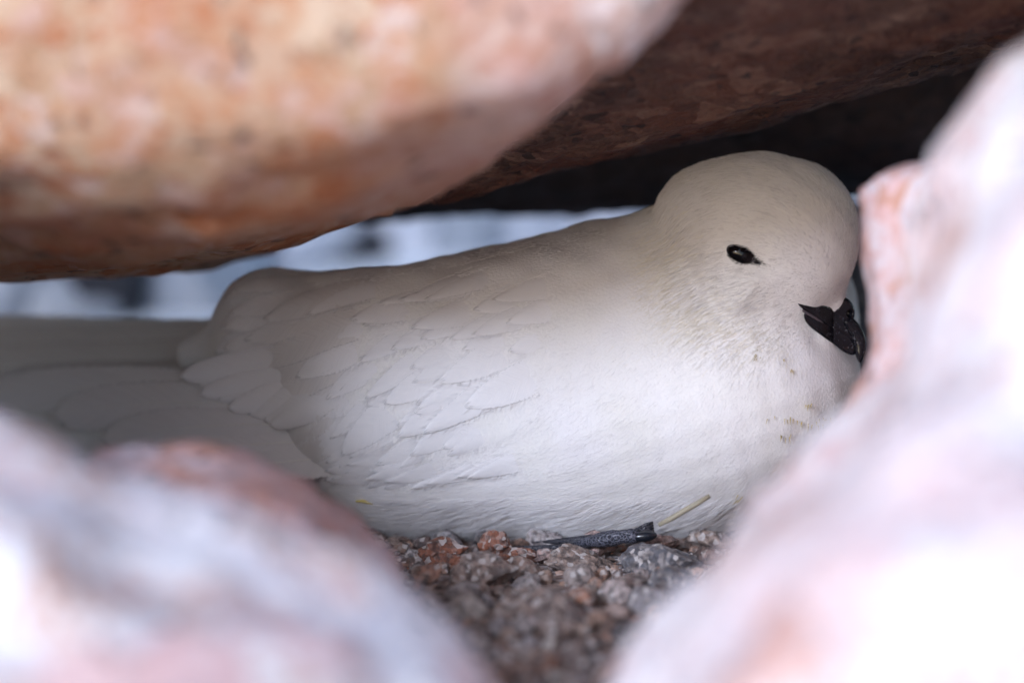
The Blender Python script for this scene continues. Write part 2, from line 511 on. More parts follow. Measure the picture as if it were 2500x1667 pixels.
def stone_thing(name, me, u, v, size, mat, label, cat='stone', rot=None, sink=0.35, seed=0, group=None):
    p = on_ground(u, v)
    m2 = me.copy(); m2.materials.clear(); m2.materials.append(mat); m2.name = name
    o = bpy.data.objects.new(name, m2)
    r = random.Random(seed)
    o.rotation_euler = rot or (r.uniform(-.3, .3), r.uniform(-.3, .3), r.uniform(0, 6.28))
    o.scale = [s * 0.01 for s in size]
    o.location = Vector(p) + Vector((0, 0, size[2] * 0.01 * (1 - 2 * sink) * 0.8))
    COL.objects.link(o)
    return tag(o, label, cat, group)

big = [chip_mesh('stone_%d' % i, 40 + i, 8, 4, 0.06) for i in range(4)]
m_gap_shade = granite('gap_shade_rock', [(0.01, 0.01, 0.014), (0.03, 0.03, 0.04), (0.05, 0.05, 0.06)], patch=60, grain=300, seed=4.4, rough=0.5)  # near-black colour stands in for shade in the gaps between background stones
rb = random.Random(8)
g_frost = granite('frosty_granite', [(0.35, 0.38, 0.46), (0.62, 0.66, 0.76), (0.80, 0.82, 0.88), (0.66, 0.66, 0.76), (0.86, 0.86, 0.9)], patch=45, grain=300, speck=0.1, seed=9.1)
BGK = [(g_frost, 'background_stone', 'pale lavender stone in the snow far behind the bird', 'pale stones behind the crevice'),
       (g_blue, 'blue_grey_stone', 'mottled blue grey stone in the snow far behind the bird', 'blue grey stones behind the crevice'),
       (m_gap_shade, 'gap_shade_stone', 'nearly black stone standing in for a shaded gap far behind the bird', 'shaded gaps behind the crevice'),
       (g_pink, 'pink_stone', 'pinkish stone in the snow far behind the bird', 'pink stones behind the crevice')]
bgpos = []
for (u, v, k, sz) in [(30, 800, 1, 1.9), (110, 760, 0, 1.7), (190, 795, 1, 1.6), (265, 795, 2, 1.7), (350, 745, 0, 2.0), (440, 765, 1, 2.2), (55, 730, 2, 1.2), (160, 705, 0, 1.8), (250, 725, 1, 2.2), (330, 700, 0, 1.4), (420, 690, 0, 2.2), (500, 715, 0, 2.0),
                      (760, 665, 0, 1.8), (855, 652, 2, 1.4), (935, 640, 0, 2.0), (1000, 610, 3, 2.3), (1080, 625, 1, 1.7), (1170, 600, 0, 2.2), (1270, 585, 0, 2.4), (1360, 572, 1, 2.2), (1450, 560, 0, 2.6), (1550, 540, 3, 2.4)]:
    m, nm, lab, grp = BGK[k]
    stone_thing(nm, big[rb.randrange(4)], u, v, (sz * rb.uniform(.9, 1.3), sz * .9, sz * rb.uniform(.8, 1.1)), m, lab, seed=rb.randrange(999), sink=0.12, group=grp)
rock('blue_grey_rock', [[(2020, 480, -7), (2120, 520, -6), (2250, 620, -6), (2000, 800, -6), (2100, 900, -5), (2300, 900, -4), (2500, 500, -10), (2500, 900, -8), (2000, 600, -11), (2500, 1000, -10), (2000, 1000, -8)]],
     g_blue, 'blue grey rock in the gap between the bird\'s forehead and the pink rock', voxel=0.006, amp=0.004, seed=33.0)

# ------------------------------------------------------------------ the bird: form
HC = L(1856, 628, 1.9)
BEAK0 = L(2008, 762, 2.3)
def body_sdf(p):
    d = ell(p, L(1500, 950, 0), (5.2, 3.78, 3.5), rotz(7))
    d = smin(d, ell(p, L(1735, 930, 0.2), (3.65, 3.55, 3.7)), 0.9)
    d = smin(d, ell(p, L(1080, 1005, -0.2), (4.0, 3.1, 3.0), rotz(6)), 0.9)
    d = smin(d, ell(p, L(1170, 875, 1.2), (4.7, 2.3, 2.05), rotz(19) @ roty(-9)), 0.8)      # folded wing
    d = smin(d, cone(p, L(1450, 772, 0.1), L(900, 882, 0.2), 2.2, 2.1), 0.5)                  # back
    d = smin(d, cone(p, L(1000, 870, 0.6), L(665, 802, -0.7), 1.85, 1.5), 0.7)
    d = smin(d, cone(p, L(960, 960, 0.8), L(640, 900, -0.7), 1.6, 0.9), 0.7)               # rump and tertials
    d = smin(d, cone(p, L(660, 835, -1.0), L(475, 865, -1.8), 1.25, 0.45), 0.5)
    nk = cone(p, L(1600, 790, 0.3), L(1790, 650, 1.4), 2.6, 2.1)
    d = smin(d, nk, 0.9)
    d = smin(d, cone(p, L(1700, 640, 1.2), L(1640, 700, 0.8), 1.2, 1.35), 0.6)                # nape
    d = smin(d, ell(p, L(1985, 770, -1.3), (1.12, 1.6, 1.2)), 0.7)                            # far shoulder
    d = d + 0.022 * np.sin(3.1 * p[:, 0] + 1.9 * p[:, 1]) * np.sin(2.3 * p[:, 1] - 2.7 * p[:, 2] + 0.8 * p[:, 0]) + 0.012 * np.sin(6.3 * p[:, 0] - 4.1 * p[:, 1] + 2) * np.sin(5.2 * p[:, 1] + 3.3 * p[:, 0])
    h = ell(p, L(1850, 592, 2.0), (2.42, 2.16, 1.95), roty(-12))
    h = smin(h, cone(p, L(1950, 532, 2.0), L(1958, 530, 2.0), 1.2, 1.2), 0.4)
    h = smin(h, cone(p, L(1736, 543, 1.6), L(1750, 543, 1.6), 1.40, 1.36), 0.35)
    h = smin(h, cone(p, L(1868, 645, 2.05), L(2034, 740, 2.1), 1.82, 0.26), 0.5)
    h = smin(h, cone(p, L(1825, 695, 2.2), L(1985, 806, 2.1), 1.66, 0.56), 0.4)
    h = h + 0.016 * np.sin(5.1 * p[:, 0] + 3.2 * p[:, 1]) * np.sin(4.4 * p[:, 1] - 3.9 * p[:, 2])
    h = -smin(-h, ell(p, L(1845, 640, 4.5), (0.85, 0.42, 0.62), rotz(-18)), 0.3)             # eye hollow
    d = smin(d, h, 0.15)
    return d

def cast(u, v, z0=9.0):
    u = np.atleast_1d(np.asarray(u, float)); v = np.atleast_1d(np.asarray(v, float))
    z = np.full(u.shape, z0)
    for _ in range(60):
        k = (160 - z) / 160
        p = np.stack([(u - 1250) / 100 * k, (833 - v) / 100 * k, z], 1)
        z = z - np.clip(body_sdf(p), -0.3, 1.0) * 0.8
        z = np.maximum(z, -6)
    k = (160 - z) / 160
    return np.stack([(u - 1250) / 100 * k, (833 - v) / 100 * k, z], 1)

# plumage flow: (u, v, angle of feather lie in degrees, strand length cm)
FLOW = np.array([
    (2020, 500, 118, .22), (2050, 640, 120, .16), (1950, 420, 160, .26), (1850, 390, 185, .30), (1700, 440, 205, .34), (1640, 560, 222, .40),
    (1930, 560, 150, .22), (1850, 520, 175, .26), (1750, 620, 195, .30), (1810, 560, 180, .2), (1900, 690, 165, .18), (1980, 720, 150, .12),
    (1800, 720, 200, .30), (1960, 800, 205, .16), (1880, 810, 212, .28), (1700, 730, 215, .36), (1600, 700, 215, .42), (2020, 830, 230, .2),
    (1950, 900, 262, .38), (2040, 950, 275, .40), (1950, 1050, 262, .5), (1800, 950, 246, .5), (1650, 850, 225, .5), (1700, 1050, 236, .6),
    (1550, 950, 222, .6), (1850, 1180, 245, .6), (1700, 1220, 218, .7), (1500, 1150, 207, .7), (1350, 1250, 199, .75), (1150, 1280, 194, .75), (1000, 1290, 194, .8),
    (950, 1210, 188, .7), (1300, 1150, 205, .6), (1400, 1000, 218, .55), (1420, 570, 190, .4), (1300, 640, 190, .4), (1100, 640, 194, .4), (900, 680, 198, .4),
    (1350, 760, 200, .45), (1200, 850, 210, .45), (1150, 1000, 217, .5), (950, 1000, 222, .5), (1000, 1130, 200, .5), (800, 930, 218, .45), (760, 760, 198, .4), (600, 700, 188, .4), (550, 850, 200, .4)], float)
def flow(u, v):
    u = np.asarray(u); v = np.asarray(v)
    d2 = (u[:, None] - FLOW[None, :, 0]) ** 2 + (v[:, None] - FLOW[None, :, 1]) ** 2
    wgt = 1 / (d2 + 900) ** 1.6
    wgt /= wgt.sum(1, keepdims=True)
    an = np.radians(FLOW[:, 2])
    a = np.arctan2(wgt @ np.sin(an), wgt @ np.cos(an))
    return a, wgt @ FLOW[:, 3]

BASE = on_ground(1350, 1300); BASE[2] = 0
bird = tag(empty('white_petrel', BASE), 'white petrel with black eye and hooked black bill resting in the rock crevice', 'bird')
def part(name, Plocal, faces, mat, parent=bird, smooth=True):
    o = mesh_obj(name, toW(Plocal), faces, mat, parent, BASE, smooth)
    return o

def feather_mat(name, base, tint, streak=1.0, fray=True, transl=0.25):
    """vane: barbs run out from the shaft, slightly see-through, frayed at the rim (UV: x across, y along)"""
    b = NB(name)
    uv = b.n('TexCoord').outputs['UV']
    s = b.n('SeparateXYZ', {0: uv})
    x, y = s.outputs[0], s.outputs[1]
    ax = b.math('ABSOLUTE', b.math('SUBTRACT', x, 0.5))
    k = b.math('SUBTRACT', b.math('MULTIPLY', y, 1.0), b.math('MULTIPLY', ax, 0.34))
    rnd = b.n('ObjectInfo').outputs['Random']
    vec = b.n('CombineXYZ', {0: b.math('MULTIPLY', ax, 1.2), 1: b.math('MULTIPLY', k, 90.0), 2: b.math('MULTIPLY', rnd, 37.0)})
    barb = b.n('TexNoise', {'Vector': vec.outputs[0], 'Scale': 1.0, 'Detail': 3.0, 'Roughness': 0.6})
    base = b.mix(rnd, base, tuple(c * 0.95 for c in base))
    col = b.mix(b.math('MULTIPLY', b.math('SUBTRACT', barb.outputs['Fac'], 0.35), 0.9 * streak), base, tint)
    bp = b.n('Bump', {'Height': barb.outputs['Fac'], 'Strength': 0.15 * streak, 'Distance': 0.0006})
    d = b.n('BsdfPrincipled', {'Base Color': col, 'Roughness': 0.65, 'Specular IOR Level': 0.25, 'Normal': bp.outputs[0]})
    t = b.n('BsdfTranslucent', {'Color': col})
    m = b.n('MixShader', {0: transl, 1: d.outputs[0], 2: t.outputs[0]})
    sh = m.outputs[0]
    if fray:
        side = b.n('CombineXYZ', {0: b.math('MULTIPLY', ax, 0.8), 1: b.math('MULTIPLY', k, 70.0), 2: b.math('MULTIPLY', rnd, 91.0)})
        tipv = b.n('CombineXYZ', {0: b.math('MULTIPLY', x, 30.0), 1: b.math('MULTIPLY', y, 1.5), 2: b.math('MULTIPLY', rnd, 53.0)})
        n2 = b.n('TexNoise', {'Vector': side.outputs[0], 'Scale': 1.0, 'Detail': 2.0})
        n3 = b.n('TexNoise', {'Vector': tipv.outputs[0], 'Scale': 1.0, 'Detail': 2.0})
        e1 = b.math('SUBTRACT', b.math('MULTIPLY', ax, 2.0), b.math('ADD', 0.78, b.math('MULTIPLY', n2.outputs['Fac'], 0.36)))
        e2 = b.math('SUBTRACT', y, b.math('ADD', 0.86, b.math('MULTIPLY', n3.outputs['Fac'], 0.2)))
        ed = b.math('MAXIMUM', e1, e2)
        cut = b.ramp(ed, [(0.0, 0.0), (0.04, 1.0)])
        tr = b.n('BsdfTransparent')
        m2 = b.n('MixShader', {0: cut, 1: sh, 2: tr.outputs[0]})
        sh = m2.outputs[0]
    return b.finish(sh)

WH = (0.81, 0.785, 0.785); CRM = (0.74, 0.70, 0.655)
m_cov = feather_mat('covert_vane', (0.84, 0.815, 0.815), (0.72, 0.69, 0.685), transl=0.05)
m_fl = feather_mat('flight_vane', (0.80, 0.765, 0.75), (0.60, 0.565, 0.55), 1.2, True, 0.12)

def body_mat():
    b = NB('white_plumage')
    pos = b.n('NewGeometry').outputs['Position']
    nz = b.n('TexNoise', {'Vector': pos, 'Scale': 60.0, 'Detail': 4.0})
    fine = b.n('TexNoise', {'Vector': pos, 'Scale': 1500.0, 'Detail': 3.0})
    col = b.mix(b.ramp(nz.outputs['Fac'], [(0.35, 0.0), (0.7, 1.0)]), WH, (0.78, 0.755, 0.72))
    bp = b.n('Bump', {'Height': fine.outputs['Fac'], 'Strength': 0.3, 'Distance': 0.0005})
    p = b.n('BsdfPrincipled', {'Base Color': col, 'Roughness': 0.8, 'Specular IOR Level': 0.15, 'Normal': bp.outputs[0]})
    return b.finish(p.outputs[0])
m_body = body_mat()
m_str = simple('white_down', WH, 0.75, 0.15)
m_cream = simple('cream_down', (0.80, 0.74, 0.62), 0.75, 0.15)

P, Fq = surface_nets(body_sdf, (-9.0, -5.6, -5.0), (9.5, 5.6, 5.5), 0.14)
P = project(body_sdf, P, 0.0, 2)
# settle the belly on the gravel
body = part('body', P, Fq, m_body)

# ------------------------------------------------------------------ strands of down
def strands(name, pts, rad, mat, parent=bird, kind='stuff'):
    """pts (N,K,3) local cm"""
    N, K, _ = pts.shape
    cu = bpy.data.hair_curves.new(name)
    cu.add_curves([K] * N)
    w_ = (toW(pts.reshape(-1, 3)) - BASE).astype(np.float32)
    cu.attributes['position'].data.foreach_set('vector', w_.ravel())
    ra = cu.attributes.get('radius') or cu.attributes.new('radius', 'FLOAT', 'POINT')
    ra.data.foreach_set('value', np.asarray(rad, np.float32).ravel())
    cu.materials.append(mat)
    o = bpy.data.objects.new(name, cu)
    COL.objects.link(o)
    o.parent = parent
    return tag(o, kind=kind)

def sample_surface(P, Fq, n):
    tri = np.concatenate([Fq[:, [0, 1, 2]], Fq[:, [0, 2, 3]]])
    A, B, C = P[tri[:, 0]], P[tri[:, 1]], P[tri[:, 2]]
    ar = np.linalg.norm(np.cross(B - A, C - A), axis=1)
    i = RNG.choice(len(tri), n, p=ar / ar.sum())
    r1, r2 = np.sqrt(RNG.random(n)), RNG.random(n)
    return A[i] * (1 - r1)[:, None] + B[i] * (r1 * (1 - r2))[:, None] + C[i] * (r1 * r2)[:, None]

def make_strands(roots, lift=0.038, jitter=6.5, length=1.0, K=4, sink=0.02):
    u, v = uv_of(roots)
    a, ln = flow(u, v)
    # neighbouring strands cling together in tufts
    cl = np.array([mnoise.noise(Vector((x * 3.2, y * 3.2, z * 3.2))) for x, y, z in roots])
    a = a + np.radians(jitter) * (RNG.normal(size=len(a)) * 0.8 + cl * 0.7)
    ln = ln * length * RNG.uniform(0.65, 1.25, len(ln))
    q = roots.copy()
    pts = np.empty((len(roots), K, 3))
    hmax = lift * np.sqrt(ln / 0.4) * RNG.uniform(0.4, 1.2, len(ln))
    d2 = np.stack([np.cos(a), np.sin(a), np.zeros_like(a)], 1)
    for k in range(K):
        t = k / (K - 1)
        nn = grad(body_sdf, q)
        pts[:, k] = q - (body_sdf(q) + sink - hmax * (t ** 1.2))[:, None] * nn
        d = d2 - (d2 * nn).sum(1, keepdims=True) * nn
        d /= np.linalg.norm(d, axis=1, keepdims=True) + 0.15
        q = pts[:, k] + d * (ln / (K - 1))[:, None]
    return pts

WING = [(1470, 600), (1330, 600), (1100, 650), (900, 690), (720, 690), (560, 740), (520, 860), (640, 960), (760, 1040), (850, 1110), (1000, 1140), (1180, 1110), (1300, 1020), (1400, 900), (1480, 760)]
def inside(u, v, poly):
    c = False; j = len(poly) - 1
    for i in range(len(poly)):
        (xi, yi), (xj, yj) = poly[i], poly[j]
        if (yi > v) != (yj > v) and u < (xj - xi) * (v - yi) / (yj - yi) + xi: c = not c
        j = i
    return c
EYE = (1811, 622)
roots = sample_surface(P, Fq, 230000)
u, v = uv_of(roots)
a_ = math.radians(-22)
du, dv = u - EYE[0] - 4, -(v - EYE[1] - 3)
ex = (du * math.cos(a_) + dv * math.sin(a_)) / 35; ey = (-du * math.sin(a_) + dv * math.cos(a_)) / 22
keep = ~((ex ** 2 + ey ** 2 < 1) & (roots[:, 2] > 1.5))
keep &= ~((roots[:, 1] < -5.0))
keep &= (grad(body_sdf, roots)[:, 2] > -0.35)
fw = np.array([inside(a, b_, WING) for a, b_ in zip(u, v)])
fw &= (roots[:, 2] > -0.5) & (u > 700)
keep &= ~(fw & (u < 1330))
roots = roots[keep]; fw = fw[keep]
uu_, vv_ = uv_of(roots)
headm = np.clip((1.15 - np.hypot((uu_ - 1860) / 290, (vv_ - 600) / 290)) * 2.2, 0, 1)
pts = make_strands(roots, sink=0.02, lift=0.030 + 0.055 * headm, length=0.85 + 0.35 * headm)
br = cast(RNG.uniform(960, 1800, 2600), RNG.uniform(1215, 1315, 2600))
br = br[(br[:, 2] > -1.5)]
bpts = make_strands(br, sink=0.0, lift=0.11, length=1.15, jitter=16)
strands('belly_fluff', bpts, (0.000035 * np.ones(len(bpts)))[:, None] * np.linspace(1, .25, 4)[None], m_str)
K = pts.shape[1]
prof = np.linspace(1, 0.15, K)
rad = (0.000042 * RNG.uniform(0.7, 1.3, len(pts)))[:, None] * prof[None, :]
u, v = uv_of(roots)
# cream wash along cheek and throat
cr = np.exp(-(((u - 1760) / 170) ** 2 + ((v - 800 - (u - 1760) * 0.35) / 55) ** 2)) + 0.8 * np.exp(-(((u - 1600) / 90) ** 2 + ((v - 690) / 130) ** 2))
is_cr = RNG.random(len(u)) < cr * 0.75
rad = rad * (1 + 0.35 * headm[:, None])
m_shade = simple('greyer_down', (0.60, 0.575, 0.57), 0.75, 0.15)
gn = np.array([mnoise.noise(Vector((x * 2.3, y * 2.3, z * 2.3))) for x, y, z in roots])
is_sh = (~is_cr) & (RNG.random(len(u)) < 0.12 + 0.16 * np.clip(gn + 0.2, 0, 1))
strands('grey_down', pts[is_sh], rad[is_sh], m_shade)
strands('down_plumage', pts[~is_cr & ~is_sh], rad[~is_cr & ~is_sh], m_str)
strands('cream_throat_down', pts[is_cr], rad[is_cr], m_cream)

# ------------------------------------------------------------------ wing, back and tail feathers
def feather_grid(root, ang, length, width, h0=-0.03, h1=0.07, NL=15, NW=9, curve=0.0, tip=0.75, free=False, f=body_sdf):
    """a vane laid over the plumage from root (local cm) along image angle ang"""
    q = root[None, :].copy(); pts = []; tans = []; lats = []; last = None
    for k in range(NL):
        t = k / (NL - 1)
        aa = ang + curve * t
        nn = grad(f, q)
        if not free or f(q)[0] < 0.5 and nn[0, 2] > 0.05:
            q = project(f, q, h0 + (h1 - h0) * t, 3)
        nn = grad(f, q)
        d2 = np.array([[math.cos(aa), math.sin(aa), 0.0]])
        d = d2 - (d2 * nn).sum(1, keepdims=True) * nn
        d /= np.linalg.norm(d) + 1e-6
        pts.append(q[0].copy()); tans.append(d[0]); lats.append(np.cross(nn[0], d[0]))
        q = q + d * length / (NL - 1)
    V = []; UVs = []
    for k in range(NL):
        t = k / (NL - 1)
        wprof = width * 0.5 * min(1, (t / 0.3 + 0.12) ** 0.6) * (1 - max(0, (t - tip) / (1 - tip)) ** 1.9) ** 0.75
        wprof = max(wprof, width * 0.03)
        for j in range(NW):
            s = 2 * j / (NW - 1) - 1
            V.append(pts[k] + lats[k] * wprof * s - tans[k] * abs(s) * wprof * 0.25)
            UVs.append((0.5 + s * 0.5, t))
    V = np.array(V)
    s = np.tile(np.linspace(-1, 1, NW), NL); t = np.repeat(np.linspace(0, 1, NL), NW)
    h = h0 + (h1 - h0) * t ** 0.9 - 0.02 * s * s * t
    if not free:
        V = project(f, V, h, 3)
    Fc = [(k * NW + j, k * NW + j + 1, (k + 1) * NW + j + 1, (k + 1) * NW + j) for k in range(NL - 1) for j in range(NW - 1)]
    return V, Fc, UVs, np.array(pts)

BARBS = []
def fringe(V, NL, NW, n=46, ln=(0.10, 0.22)):
    """loose barbs standing out along both rims and the tip of a vane"""
    G = np.asarray(V).reshape(NL, NW, 3)
    for side in (0, NW - 1):
        inn = 1 if side == 0 else NW - 2
        t = RNG.uniform(0.35, 0.995, n) * (NL - 1)
        i = np.minimum(t.astype(int), NL - 2); fr = (t - i)[:, None]
        e = G[i, side] * (1 - fr) + G[i + 1, side] * fr
        m_ = G[i, inn] * (1 - fr) + G[i + 1, inn] * fr
        tang = G[i + 1, NW // 2] - G[i, NW // 2]; tang /= np.linalg.norm(tang, axis=1, keepdims=True) + 1e-6
        out = e - m_; out /= np.linalg.norm(out, axis=1, keepdims=True) + 1e-6
        d = tang * 0.9 + out * RNG.uniform(0.15, 0.5, n)[:, None]; d /= np.linalg.norm(d, axis=1, keepdims=True)
        l_ = RNG.uniform(*ln, n)[:, None]
        st_ = m_ * 0.6 + e * 0.4
        up_ = np.array([0, 0, 0.012])
        BARBS.append(np.stack([st_ + up_, e + d * l_ * 0.4 + up_, e + d * l_ * 0.75 + up_ * 1.5, e + d * l_ + up_ * (1 + RNG.uniform(0, 2, n)[:, None])], 1))

def feather(name, V, Fc, UVs, mat, parent=bird):
    o = part(name, V, Fc, mat, parent)
    uvl = o.data.uv_layers.new(name='UVMap')
    idx = np.empty(len(o.data.loops), int); o.data.loops.foreach_get('vertex_index', idx)
    uvl.data.foreach_set('uv', np.asarray(UVs, np.float32)[idx].ravel())
    return o

def tube(pts, rads, n=8):
    V, Fc = [], []
    pts = np.asarray(pts, float); m = len(pts)
    ref = np.array([0, 0, 1.0])
    for i in range(m):
        t = pts[min(i + 1, m - 1)] - pts[max(i - 1, 0)]
        t /= np.linalg.norm(t) + 1e-9
        a = np.cross(t, ref)
        if np.linalg.norm(a) < 1e-3: a = np.cross(t, [0, 1, 0])
        a /= np.linalg.norm(a); c = np.cross(t, a)
        for k in range(n):
            th = 2 * math.pi * k / n
            V.append(pts[i] + rads[i] * (math.cos(th) * a + math.sin(th) * c))
    for i in range(m - 1):
        for k in range(n):
            Fc.append((i * n + k, i * n + (k + 1) % n, (i + 1) * n + (k + 1) % n, (i + 1) * n + k))
    Fc.append(tuple(range(n))[::-1]); Fc.append(tuple((m - 1) * n + k for k in range(n)))
    return np.array(V), Fc

# covert and scapular feathers shingled over the folded wing
spots = []
r = random.Random(5)
row = 0
for gy in np.arange(560, 1180, 34):
    row += 1
    for gx in np.arange(480, 1520, 96):
        uu = gx + (48 if row % 2 else 0) + r.uniform(-34, 34); vv = gy + r.uniform(-14, 14)
        if inside(uu, vv, WING): spots.append((uu, vv))
cs = cast([s[0] for s in spots], [s[1] for s in spots])
fa, _ = flow(np.array([s[0] for s in spots], float), np.array([s[1] for s in spots], float))
for i, (uu, vv) in enumerate(spots):
    if uu < 760: continue
    ln = r.uniform(2.3, 3.6) + 0.4 * max(0, (1200 - uu) / 500)
    if uu - 100 * ln * 0.9 < 480: ln = (uu - 480) / 90
    wd = r.uniform(0.6, 0.95)
    V, Fc, UVs, _ = feather_grid(cs[i], fa[i] + r.uniform(-.09, .09), ln, wd, h0=-0.07, h1=r.choice([0.03, 0.04, 0.055, 0.07, 0.09]), curve=r.uniform(-.14, .14), tip=r.uniform(.25, .55))
    feather('covert_feather', V, Fc, UVs, m_cov)
    fringe(V, 15, 9)

# long tertials draping over the rump
TERT = [  # root u v, angle, length, width
    (800, 668, 176, 2.4, 1.0), (830, 692, 180, 2.9, 1.0), (800, 722, 184, 2.9, 1.0), (790, 760, 188, 3.0, 1.0), (780, 800, 190, 3.0, 1.0), (770, 840, 193, 2.9, 1.0), (700, 690, 185, 1.6, 0.9), (690, 740, 190, 1.8, 0.9),
    (980, 690, 182, 3.6, 1.25), (940, 720, 184, 3.9, 1.2), (960, 760, 190, 4.2, 1.2), (930, 800, 193, 4.3, 1.2), (940, 840, 195, 4.5, 1.15),
    (900, 880, 198, 4.3, 1.1), (890, 920, 200, 4.0, 1.1), (880, 960, 204, 3.5, 1.05), (860, 1000, 207, 3.0, 1.0), (860, 1040, 210, 2.4, 0.9)]
for (uu, vv, an, ln, wd) in TERT:
    c = cast([uu], [vv])[0]
    V, Fc, UVs, cl_ = feather_grid(c, math.radians(an), ln, wd * 0.8, h0=-0.05, h1=0.14, curve=0.10, tip=0.4, NL=20)
    o = feather('tertial_feather', V, Fc, UVs, m_fl)
    fringe(V, 20, 9, 60)

# lower rim of the wing, standing proud of the flank
for k in range(11):
    uu = 1370 - 42 * k + r.uniform(-10, 10); vv = 1085 + 16 * math.sin(k * 0.45) + r.uniform(-8, 8)
    c = cast([uu], [vv])[0]
    V, Fc, UVs, _ = feather_grid(c, math.radians(206 + r.uniform(-4, 5)), r.uniform(2.3, 3.0), r.uniform(0.5, 0.7), h0=-0.10, h1=r.uniform(0.06, 0.10), curve=-0.12, tip=0.25)
    feather('wing_edge_feather', V, Fc, UVs, m_cov)
    fringe(V, 15, 9)

# long flight feathers: free blades reaching back from the wing
m_shaft = simple('pale_shaft', (0.80, 0.77, 0.72), 0.5, 0.4)
def blade(name, ctrl, width, mat, twist=0.0, NL=26, NW=9, tipw=0.72, shaft=True):
    """ctrl: list of local points; a long vane with a shaft off centre"""
    ctrl = np.array(ctrl, float); m = len(ctrl)
    ts = np.linspace(0, m - 1, NL); pts = []
    for t in ts:
        i = min(int(t), m - 2); f_ = t - i
        p0, p1, p2, p3 = ctrl[max(i - 1, 0)], ctrl[i], ctrl[i + 1], ctrl[min(i + 2, m - 1)]
        pts.append(0.5 * ((2 * p1) + (-p0 + p2) * f_ + (2 * p0 - 5 * p1 + 4 * p2 - p3) * f_ ** 2 + (-p0 + 3 * p1 - 3 * p2 + p3) * f_ ** 3))
    pts = np.array(pts); V = []; UVs = []
    for k in range(NL):
        t = k / (NL - 1)
        T = pts[min(k + 1, NL - 1)] - pts[max(k - 1, 0)]; T /= np.linalg.norm(T)
        face = np.array([0, math.sin(twist), math.cos(twist)])
        lat = np.cross(face, T); lat /= np.linalg.norm(lat)
        nn = np.cross(T, lat)
        wp = width * 0.5 * (0.75 + 0.25 * min(1, t * 3)) * (1 - max(0, (t - tipw) / (1 - tipw)) ** 2.4) ** 0.5
        wp = max(wp, 0.02)
        for j in range(NW):
            s = 2 * j / (NW - 1) - 1
            V.append(pts[k] + lat * wp * s - nn * 0.10 * s * s * width - T * abs(s) * wp * 0.3)
            UVs.append((0.5 + s * 0.5, t))
    Fc = [(k * NW + j, k * NW + j + 1, (k + 1) * NW + j + 1, (k + 1) * NW + j) for k in range(NL - 1) for j in range(NW - 1)]
    o = feather(name, np.array(V), Fc, UVs, mat)
    if not shaft: return o
    Vt, Ft = tube(pts + np.array([0, 0, 0.012]), np.linspace(0.022, 0.006, NL), 6)
    part('shaft', Vt, Ft, m_shaft, o)
    return o
# near wing primaries, stacked and fanned: root -> tip (u, v, z)
PRIM = [
    ((830, 960, 1.2), (560, 960, 0.2), (250, 945, -1.6), (-60, 960, -3.2), 1.15),
    ((850, 1000, 1.35), (560, 985, 0.5), (330, 985, -0.8), (120, 1010, -1.9), 1.15),
    ((860, 1040, 1.5), (620, 1035, 0.9), (420, 1045, 0.0), (240, 1070, -1.0), 1.05),
    ((880, 1080, 1.7), (690, 1080, 1.2), (500, 1095, 0.5), (330, 1125, -0.3), 1.0),
    ((900, 1115, 1.9), (760, 1120, 1.5), (600, 1140, 1.0), (440, 1175, 0.3), 0.95),
    ((880, 1010, 0.9), (560, 1040, -0.2), (200, 1060, -2.0), (-150, 1080, -4.0), 1.2),
    ((880, 1050, 0.7), (560, 1090, -0.3), (200, 1120, -2.2), (-150, 1150, -4.2), 1.2)]
for a, b_, c, d, wd in PRIM:
    blade('flight_feather', [L(*a), L(*b_), L(*c), L(*d)], wd, m_fl, twist=0.15)
# greater coverts whose tips overlap the flight feathers
GT = np.array([(430, 915, 0.0), (500, 972, 0.35), (580, 1002, 0.75), (650, 1032, 1.1), (715, 1072, 1.5), (765, 1112, 1.75), (810, 1148, 1.95), (855, 1168, 2.15)], float)
GR = np.array([(760, 850), (800, 890), (840, 920), (870, 950), (900, 980), (930, 1010), (960, 1040), (1000, 1060)], float)
rg = random.Random(19)
for i in range(17):
    t = i / 16 * 7
    k0 = min(int(t), 6); fr = t - k0
    tp = GT[k0] * (1 - fr) + GT[k0 + 1] * fr; rp = GR[k0] * (1 - fr) + GR[k0 + 1] * fr
    if rp[0] > 880:
        an = math.atan2(-(tp[1] - rp[1]), tp[0] - rp[0])
        V, Fc, UVs, _ = feather_grid(cast([rp[0]], [rp[1]])[0], an, np.hypot(tp[0] - rp[0], tp[1] - rp[1]) / 88, rg.uniform(.5, .7), h0=-0.04, h1=0.06, tip=0.3)
        feather('greater_covert', V, Fc, UVs, m_cov); fringe(V, 15, 9)
        continue
    tu, tv, tz = tp[0] + rg.uniform(-22, 22), tp[1] + rg.uniform(-8, 8), tp[2] + rg.uniform(-.08, .08)
    r0 = cast([rp[0]], [rp[1]])[0] + np.array([0, 0, 0.0])
    mid = cast([rp[0] * .5 + tu * .5], [rp[1] * .5 + tv * .5])[0]; tz = max(tz, cast([tu], [tv])[0][2] + 0.10)
    mid[2] = max(mid[2] + 0.09, r0[2] * .45 + tz * .55 - 0.1)
    blade('greater_covert', [r0, mid, L(tu, tv, tz)], rg.uniform(0.6, 0.85), m_cov, twist=0.1, tipw=rg.uniform(.3, .5), shaft=False)
